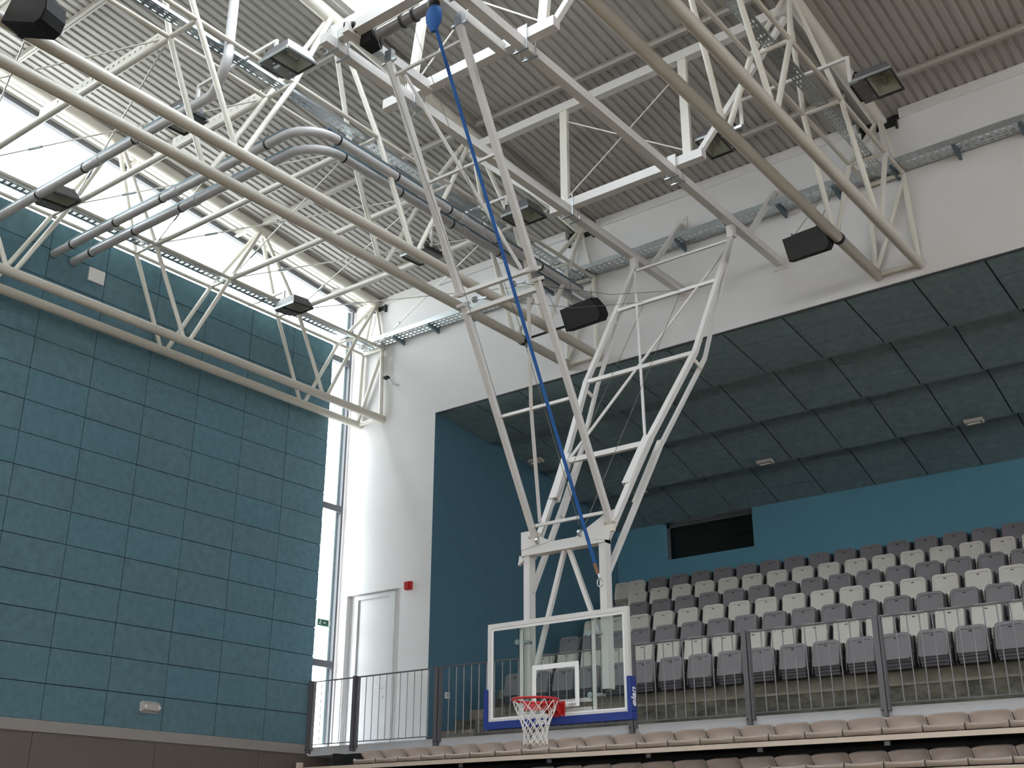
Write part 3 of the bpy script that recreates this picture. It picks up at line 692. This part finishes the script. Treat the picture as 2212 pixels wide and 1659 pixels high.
FLD = [  # x, y, z, side, tilt x, label
 (-3.66, 12.0, 8.66, 1, -.10, 'grey floodlight by the dark roof deck, farthest from the teal wall'),
 (-5.78, 11.95, 8.66, -1, -.10, 'grey floodlight hung on the near side of the truss above the open loudspeaker gap'),
 (-9.08, 7.36, 8.70, 1, .06, 'largest grey floodlight, hung beside the middle truss near the tall grey pipe'),
 (-11.0, 7.30, 8.66, -1, .06, 'grey floodlight between the two long lower chords of the middle truss and teal wall'),
 (-9.00, 11.92, 8.68, 1, .06, 'grey floodlight hanging behind the front leg of the goal'),
 (-11.02, 11.92, 8.68, -1, .06, 'small grey floodlight under the pale ribbed deck beside the long chord'),
 (-14.05, 7.45, 8.66, 1, .10, 'grey floodlight silhouetted against the bright window, nearest the camera'),
 (-14.05, 12.0, 8.68, 1, .10, 'grey floodlight silhouetted against the bright window, nearest the white wall'),
]
for x, y, z, s, tl, lab in FLD:
    o = protos[s] if used[s] == 0 else clone(protos[s]); used[s] += 1
    o.location = (x, y, z); o.rotation_euler = (tl, 0, 0); prop(o, lab, 'floodlight', 'floodlights under the roof')
def arm(xa, xb, y, hooks, lab):
    t = empty('lamp_arm', ((xa+xb)/2, y, 9.05), lab, 'bracket arm', 'white arms carrying the floodlights')
    obj('arm_bar', Bm((xa, y, 9.06), (xb, y, 9.06), .035, .04), M['cool'], t)
    for x, dx in hooks:
        obj('drop_bar', Bm((x, y, 9.075), (x, y, 8.70), .045, .03, (0, 1, 0)), M['cool'], t)
        obj('channel_foot', MB().box(min(x, x+dx), max(x, x+dx), y-.02, y+.02, 8.66, 8.70), M['galv'], t)
arm(-5.38, -3.92, 11.80, ((-5.38, -.15), (-3.92, .10)), 'white floodlight arm across the truss farthest from the teal wall')
arm(-10.72, -9.25, 7.30, ((-10.72, -.1), (-9.25, .1)), 'white floodlight arm across the middle truss nearest the camera')
arm(-10.74, -9.25, 11.82, ((-10.74, -.1), (-9.25, .1)), 'white floodlight arm across the middle truss near the white wall')
arm(-15.1, -14.32, 7.48, ((-14.32, .1),), 'white floodlight arm on the window truss nearest the camera')
arm(-15.22, -14.28, 11.95, ((-14.28, .1),), 'white floodlight arm on the window truss nearest the white wall')

# ------------------------------------------------------------------ loudspeakers
def spk(loc, rot, scale, lab, ch, wires, cl):
    # build in local space around origin, then place
    t = empty('loudspeaker', (0, 0, 0), lab, 'loudspeaker', 'black loudspeakers on the trusses')
    w, h, d = .29*scale, .17*scale, .13*scale
    poly = [(-w, -h*.95), (w*.80, -h), (w, -h*.60), (w*.98, h*.1), (w*.72, h), (-w, h*.9)]
    obj('cabinet', MB().prism(poly, 1, -d, d), M['black'], t)
    obj('grille', MB().prism([(p[0]*.95, p[1]*.93) for p in poly], 1, -d-.012, -d), M['blackm'], t)
    obj('yoke', MB().box(-w*.6, w*.6, -.02, .02, h, h+.012).box(-w*.6-.01, -w*.6+.01, -.02, .02, h*.8, h+.03).box(w*.6-.01, w*.6+.01, -.02, .02, h*.6, h+.03), M['galvdk'], t)
    t.location = loc; t.rotation_euler = rot
    c = empty('loudspeaker_clamp', ch, 'black pipe clamp holding the loudspeaker %s' % cl, 'clamp')
    cx_, cy_, cz_ = ch
    obj('collar', MB().tube([(cx_, cy_-.03, cz_), (cx_, cy_+.03, cz_)], .083, 16), M['blackm'], c)
    l = Vector(loc); obj('clamp_arm', T((cx_, cy_, cz_), (l.x, cy_-.02 if abs(l.y-cy_) < .3 else l.y, l.z), .02, 8), M['blackm'], c)
    for a, b_ in wires: obj('safety_wire', T(a, b_, .005, 6), M['wire'], c)
spk((-5.20, 13.17, 7.50), (.42, -.10, .10), 1.0, 'black loudspeaker against the white wall, beside the farthest truss', (XC['C']-HB, 13.33, ZB), (((-5.4, 13.17, 7.68), (-4.83, 13.4, 8.45)), ((-5.05, 13.17, 7.70), (-4.83, 13.5, 8.5))), 'beside the farthest truss')
spk((-8.84, 13.22, 7.53), (.42, -.10, .10), 1.08, 'black loudspeaker hanging between the legs of the goal', (XC['B']-HB+.3-.3, 13.42, ZB), (((-9.35, 13.22, 7.68), (-9.6, 13.3, 8.2)), ((-9.05, 13.22, 7.70), (-9.6, 13.9, 8.9))), 'between the legs of the goal')
spk((-9.14, 4.33, 7.42), (0, .35, .25), .95, 'black loudspeaker in the corner nearest the camera, cut off by the frame', (XC['B']+HB, 4.42, ZB), (), 'in the corner nearest the camera')

# ------------------------------------------------------------------ small fittings
def bulkhead(loc, rotx, lab, n='emergency_light', on_ceiling=True, ang=0):
    t = empty(n, loc, lab, 'emergency light', 'bulkhead lights')
    L, w_, h = .17, .075, .07
    def P(x, y, z): return Vector((x, y, z))
    if on_ceiling:
        b = MB(); y, z = loc[1], loc[2]; x = loc[0]; s = -.235
        def q(dx, dy, dz): return Vector((x+dx, y+dy, z+dy*s+dz))
        b.hexa([q(-L, -w_, -.02), q(L, -w_, -.02), q(L, w_, -.02), q(-L, w_, -.02), q(-L, -w_, 0), q(L, -w_, 0), q(L, w_, 0), q(-L, w_, 0)])
        obj('base', b, M['winf'], t)
        b = MB(); k = .93
        b.hexa([q(-L*.85, -w_*.7, -h), q(L*.85, -w_*.7, -h), q(L*.85, w_*.7, -h), q(-L*.85, w_*.7, -h), q(-L*k, -w_*k, -.02), q(L*k, -w_*k, -.02), q(L*k, w_*k, -.02), q(-L*k, w_*k, -.02)])
        obj('cover', b, M['pvc'], t)
        obj('tube', MB().tube([q(-L*.6, 0, -h-.005), q(L*.6, 0, -h-.005)], .012, 8), M['cool'], t)
    else:
        x, y, z = loc
        obj('base', MB().prism([(y-L, z-.06), (y-L+.03, z-w_-.01), (y+L-.03, z-w_-.01), (y+L, z-.06), (y+L, z+.06), (y+L-.03, z+w_+.01), (y-L+.03, z+w_+.01), (y-L, z+.06)], 0, x, x+.02), M['pvc'], t)
        obj('cover', MB().hexa([(x+.02, y-L*.95, z-w_), (x+.02, y+L*.95, z-w_), (x+.02, y+L*.95, z+w_), (x+.02, y-L*.95, z+w_), (x+.08, y-L*.8, z-w_*.6), (x+.08, y+L*.8, z-w_*.6), (x+.08, y+L*.8, z+w_*.6), (x+.08, y-L*.8, z+w_*.6)]), M['pvc'], t)
        obj('lamp_end', MB().cyl((x+.085, y-L*.72, z), (1, 0, 0), .025, .02, 10).cyl((x+.085, y+L*.72, z), (1, 0, 0), .025, .02, 10), M['cool'], t)
bulkhead((-8.80, 19.05, 6.72), 0, 'clear emergency light on the stepped teal ceiling above the dark window')
bulkhead((-5.02, 19.10, 6.70), 0, 'clear emergency light on the stepped teal ceiling, farthest from the goal')
bulkhead((-11.72, 19.35, 6.75), 0, 'clear emergency light on the teal ceiling partly behind the goal leg')
bulkhead((-12.75, 17.25, 7.06), 0, 'clear emergency light on the teal ceiling beside the dark side wall')
bulkhead((XW+.006, 10.88, 1.98), 0, 'oval clear bulkhead light low on the teal acoustic wall', 'bulkhead_light', False)
obj('wall_box', MB().box(XW+.006, XW+.035, 8.82, 9.10, 8.33, 8.56), M['cool'], None, 'square white wall box high on the teal wall under the pipe ends', 'wall box')
t = empty('fire_alarm', (-13.63, YW, 4.20), 'small red fire alarm box on the white wall beside the door', 'alarm')
obj('body', MB().box(-13.70, -13.57, YW-.07, YW, 4.19, 4.33), M['redbox'], t); obj('front', MB().box(-13.695, -13.60, YW-.085, YW-.07, 4.20, 4.32), M['redbox'], t)
t = empty('security_camera', (-14.30, YW, 8.25), 'small black security camera on a bent arm on the white wall', 'camera')
obj('arm', MB().tube([(-14.12, YW, 8.15), (-14.18, YW-.12, 8.15), (-14.25, YW-.14, 8.26)], .012, 8).cyl((-14.12, YW-.005, 8.15), (0, 1, 0), .03, .01, 10), M['cool'], t)
obj('camera_body', MB().box(-14.33, -14.24, YW-.19, YW-.11, 8.26, 8.31), M['black'], t)
t = empty('light_switch', (AX0, 15.35, 2.45), 'small white switch plate on the dark blue side wall by the steps', 'switch')
obj('plate', MB().box(AX0, AX0+.012, 15.17, 15.29, 2.37, 2.47), M['cool'], t); obj('rocker', MB().box(AX0+.012, AX0+.018, 15.20, 15.25, 2.39, 2.45), M['pgrey'], t)
# exit sign on the glass
XS = XG+.07
t = empty('exit_sign', (XS, 14.36, 3.70), 'green and white emergency exit sign on the tall window strip', 'exit sign')
obj('plate', MB().box(XS, XS+.015, 14.20, 14.50, 3.69, 3.81), M['green'], t)
obj('edge_strip', MB().box(XS+.015, XS+.017, 14.455, 14.495, 3.70, 3.80), M['text'], t)
b = MB(); xs = XS+.0155
def sq(y0, y1, z0, z1, b=b): b.box(xs, xs+.002, y0, y1, z0, z1)
b.beam((xs, 14.33, 3.75), (xs, 14.40, 3.75), .002, .014, (0, 0, 1))
b.add([(xs+.002, 14.40, 3.775), (xs+.002, 14.40, 3.725), (xs+.002, 14.435, 3.75)], [(0, 1, 2), (2, 1, 0)])
obj('arrow', b, M['text'], t)
b = MB(); b.cyl((xs, 14.265, 3.788), (1, 0, 0), .010, .004, 10)
for (p, q, w_) in (((14.262, 3.776), (14.248, 3.745), .014), ((14.25, 3.748), (14.275, 3.728), .009), ((14.275, 3.728), (14.270, 3.705), .008), ((14.248, 3.746), (14.235, 3.722), .009), ((14.235, 3.722), (14.215, 3.715), .007), ((14.262, 3.772), (14.285, 3.76), .007), ((14.258, 3.772), (14.235, 3.765), .007)):
    b.beam((xs, *p), (xs, *q), w_, .003, (1, 0, 0))
obj('running_figure', b, M['text'], t)

# ------------------------------------------------------------------ railing
RY = 14.10
t = empty('railing', (-8, RY, 1.5), 'dark grey steel railing with thin upright bars along the white balcony edge', 'railing')
posts = [-15.22, -14.16, -12.35, -10.56, -8.77, -6.985, -5.20, -3.41, -1.62, .17]
ZT = 2.685
for i, x in enumerate(posts):
    w_ = .062
    obj('post', MB().box(x-w_, x+w_*.1, RY-.045, RY-.033, 1.50, ZT+.02).box(x-w_*.7, x-w_*.2, RY-.033, RY+.05, 1.50, ZT+.02).box(x+w_*.15, x+w_*.6, RY-.02, RY+.045, 1.56, ZT+.01), M['rail'], t)
    obj('bolt', MB().cyl((x-.045, RY-.047, 1.565), (0, 1, 0), .013, .008, 10), M['blackm'], t)
for i in range(len(posts)-1):
    a, c = posts[i]+.06, posts[i+1]-.06
    obj('top_rail', MB().box(a, c, RY-.02, RY+.025, ZT-.012, ZT+.005), M['rail'], t)
    obj('bottom_rail', MB().box(a, c, RY-.02, RY+.02, 1.640, 1.652), M['rail'], t)
    n = max(2, round((c-a)/.1475)); 
    for k in range(1, n):
        x = a+(c-a)*k/n
        obj('baluster', MB().tube([(x, RY, 1.65), (x, RY, ZT-.01)], .0075, 6), M['bar'], t)

# ------------------------------------------------------------------ tip-up seats on the tiers
def rrect(w, z0, z1, r, n=5, rb=.02):
    pts = [(-w+rb, z0), (w-rb, z0), (w, z0+rb)]
    for i in range(n+1):
        a = math.pi/2*i/n; pts.append((w-r+r*math.cos(a), z1-r+r*math.sin(a)))
    for i in range(n+1):
        a = math.pi/2+math.pi/2*i/n; pts.append((-w+r+r*math.cos(a), z1-r+r*math.sin(a)))
    pts.append((-w, z0+rb)); return pts
def seat_proto(main, under):
    r = empty('stadium_seat', (0, 0, 0)); H = .495; ZB_ = .135
    yf = lambda z: -.215+.075*max(0, (z-ZB_)/(H-ZB_))**1.3
    o1 = rrect(.195, ZB_, H, .06); o2 = rrect(.21, ZB_-.02, H-.01, .07); o3 = rrect(.165, ZB_+.012, H-.045, .045)
    n = len(o1); v = []
    v += [(x, yf(z)-.004+.07, z) for x, z in o2]            # back edge of the shell
    v += [(x, yf(z), z) for x, z in o1]                      # front rim
    v += [(x, yf(z), z) for x, z in o3]                      # inner edge of the rim
    v += [(x*.97, yf(z)+.010, z-.004) for x, z in o3]        # sunk face
    v += [(x*.9, -.035, z*.98+.002) for x, z in o2]          # rear
    b = MB(); f = []
    for A, B in ((0, n), (n, 2*n), (2*n, 3*n), (4*n, 0)):
        for i in range(n):
            j = (i+1) % n; f.append((A+i, A+j, B+j, B+i) if A != 4*n else (A+i, A+j, B+j, B+i))
    f.append(tuple(3*n+i for i in range(n))); f.append(tuple(reversed([4*n+i for i in range(n)])))
    b.add(v, f); obj('seat_shell', b, main, r, smooth=True)
    obj('handle_slot', MB().box(-.022, .022, yf(.42)+.002, yf(.42)+.012, .415, .425), M['black'], r)
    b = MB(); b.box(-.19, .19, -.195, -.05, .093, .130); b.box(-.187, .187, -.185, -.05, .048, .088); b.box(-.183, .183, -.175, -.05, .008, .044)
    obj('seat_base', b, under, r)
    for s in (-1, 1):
        o = obj('side_bracket_shade', MB().prism([(-.02, .02), (-.02, .45), (-.075, .45), (-.13, .33), (-.175, .17), (-.175, .05), (-.12, 0)], 0, s*.219-.008, s*.219+.008), M['sdark'], r)  # bracket enlarged and darkened to carry the shade on the shell's side
        obj('bolt', MB().cyl((s*.219+.010, -.13, .24), (1, 0, 0), .010, .012, 8), M['galv'], o)
    return r
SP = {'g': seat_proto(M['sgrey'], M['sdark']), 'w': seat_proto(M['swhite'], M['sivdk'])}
su = {'g': 0, 'w': 0}
rowcol = ['g', 'w', 'g', 'w', 'g', 'w', 'g']          # from the front row to the top row
rown = ['front', 'second', 'third', 'fourth', 'fifth', 'sixth', 'top']
xoff = [0.0, 0.0, -.035, -.052, -.062, -.089, -.096]
for k in range(7):
    yr = 15.87+.805*k; z0 = tz[k]+.27; n = 21
    x0 = -12.08+xoff[k]*.3
    xs_ = [x0+.5*i*(1+.002*k) for i in range(n)]
    if k == 6: xs_ = [x0-1.0, x0-.5]+xs_
    for i, x in enumerate(xs_):
        c = rowcol[k]
        if k == 6 and i < 2: c = 'w'
        lab = '%s tip-up stadium seat in the %s row, %s from the stairs' % ('ivory' if c == 'w' else 'grey', rown[k], ORD[i])
        if su[c] == 0: o = SP[c]
        else: o = clone(SP[c])
        su[c] += 1
        o.location = (x, yr, z0)
        if k == 6 and i == 0: o.location.x = -12.97; o.scale.x = .8
        prop(o, lab, 'seat', '%s row of stadium seats' % rown[k])

# ------------------------------------------------------------------ telescopic bleachers with beige bucket seats
t = empty('retracted_bleachers', (-8, 13.8, .8), 'beige-edged retracted telescopic bleachers under the white balcony', 'bleachers')
for z0, z1, y0, n_ in ((1.195, 1.255, 13.74, 'fascia'), (.815, .872, 13.72, 'fascia')):
    obj(n_, MB().box(-15.08, 3, y0, y0+.03, z0, z1), M['fascia'], t)
    obj('platform', MB().box(-15.08, 3, y0+.03, 14.14, z0+.01, z1-.012), M['blackm'], t)
    obj('void_shade_sheet', MB().box(-15.0, 3, 14.11, 14.13, z0-.40, z0), M['black'], t)  # black sheet stands in for the shadow in the void between rows
obj('end_plate', MB().box(-15.12, -15.08, 13.74, 13.86, 1.195, 1.34), M['fascia'], t)
for k in range(9):
    x = -14.9+k*1.62
    obj('support_lug', MB().box(x, x+.07, 13.80, 13.82, 1.14, 1.19), M['lamp'], t)
def bucket():
    r = empty('bucket_seat', (0, 0, 0)); nu, W_ = 16, .234
    prof = [(-.235, .012), (-.248, .056), (-.235, .074), (-.20, .066), (-.12, .040), (-.02, .030), (.05, .035), (.095, .068), (.122, .12), (.118, .18), (.092, .222), (.105, .236)]
    v = []; nv = len(prof)
    for j, (y, z) in enumerate(prof):
        for i in range(nu+1):
            u = -1+2*i/nu; a = abs(u); k = j/(nv-1)
            yy, zz = y, z
            if j >= 7: yy -= .15*a**2.4*min(1, (j-6)/3); zz -= .035*a**4.0*min(1, (j-6)/4)
            elif j >= 3: zz += .03*a**4+(.0 if j < 5 else .02*a**3)-.012*(1-a*a)
            else: zz += (.014*a**2-.004)*(1 if j else 0); yy += .03*a**4
            v.append((u*W_, yy, zz))
    b = MB(); n = nu+1
    b.add(v, [(j*n+i, j*n+i+1, (j+1)*n+i+1, (j+1)*n+i) for j in range(nv-1) for i in range(nu)])
    o = obj('seat_shell', b, M['beige'], r, smooth=True)
    obj('seat_mount', MB().box(-.14, .14, -.20, .05, 0, .014), M['blackm'], r)
    obj('divider', MB().box(.2375, .2405, .0, .03, .02, .20), M['galvdk'], r)
    md = o.modifiers.new('thickness', 'SOLIDIFY'); md.thickness = .008; md.offset = 0
    return r
bp = bucket(); c = 0
for rw, (z0, ys, n, xs0, nm_) in enumerate(((1.255, 13.985, 25, -13.59, 'upper'), (.875, 13.965, 18, -10.24, 'lower'))):
    for i in range(n):
        o = bp if c == 0 else clone(bp); c += 1
        o.location = (xs0+.4805*i, ys, z0)
        prop(o, 'beige bucket seat in the %s bleacher row, %s from the teal-wall end' % (nm_, ORD[i]), 'seat', '%s row of beige bucket seats' % nm_)

# ------------------------------------------------------------------ lift everything to floor level
for o in C.objects:
    if o.parent is None and o is not co: o.location.z += EYE
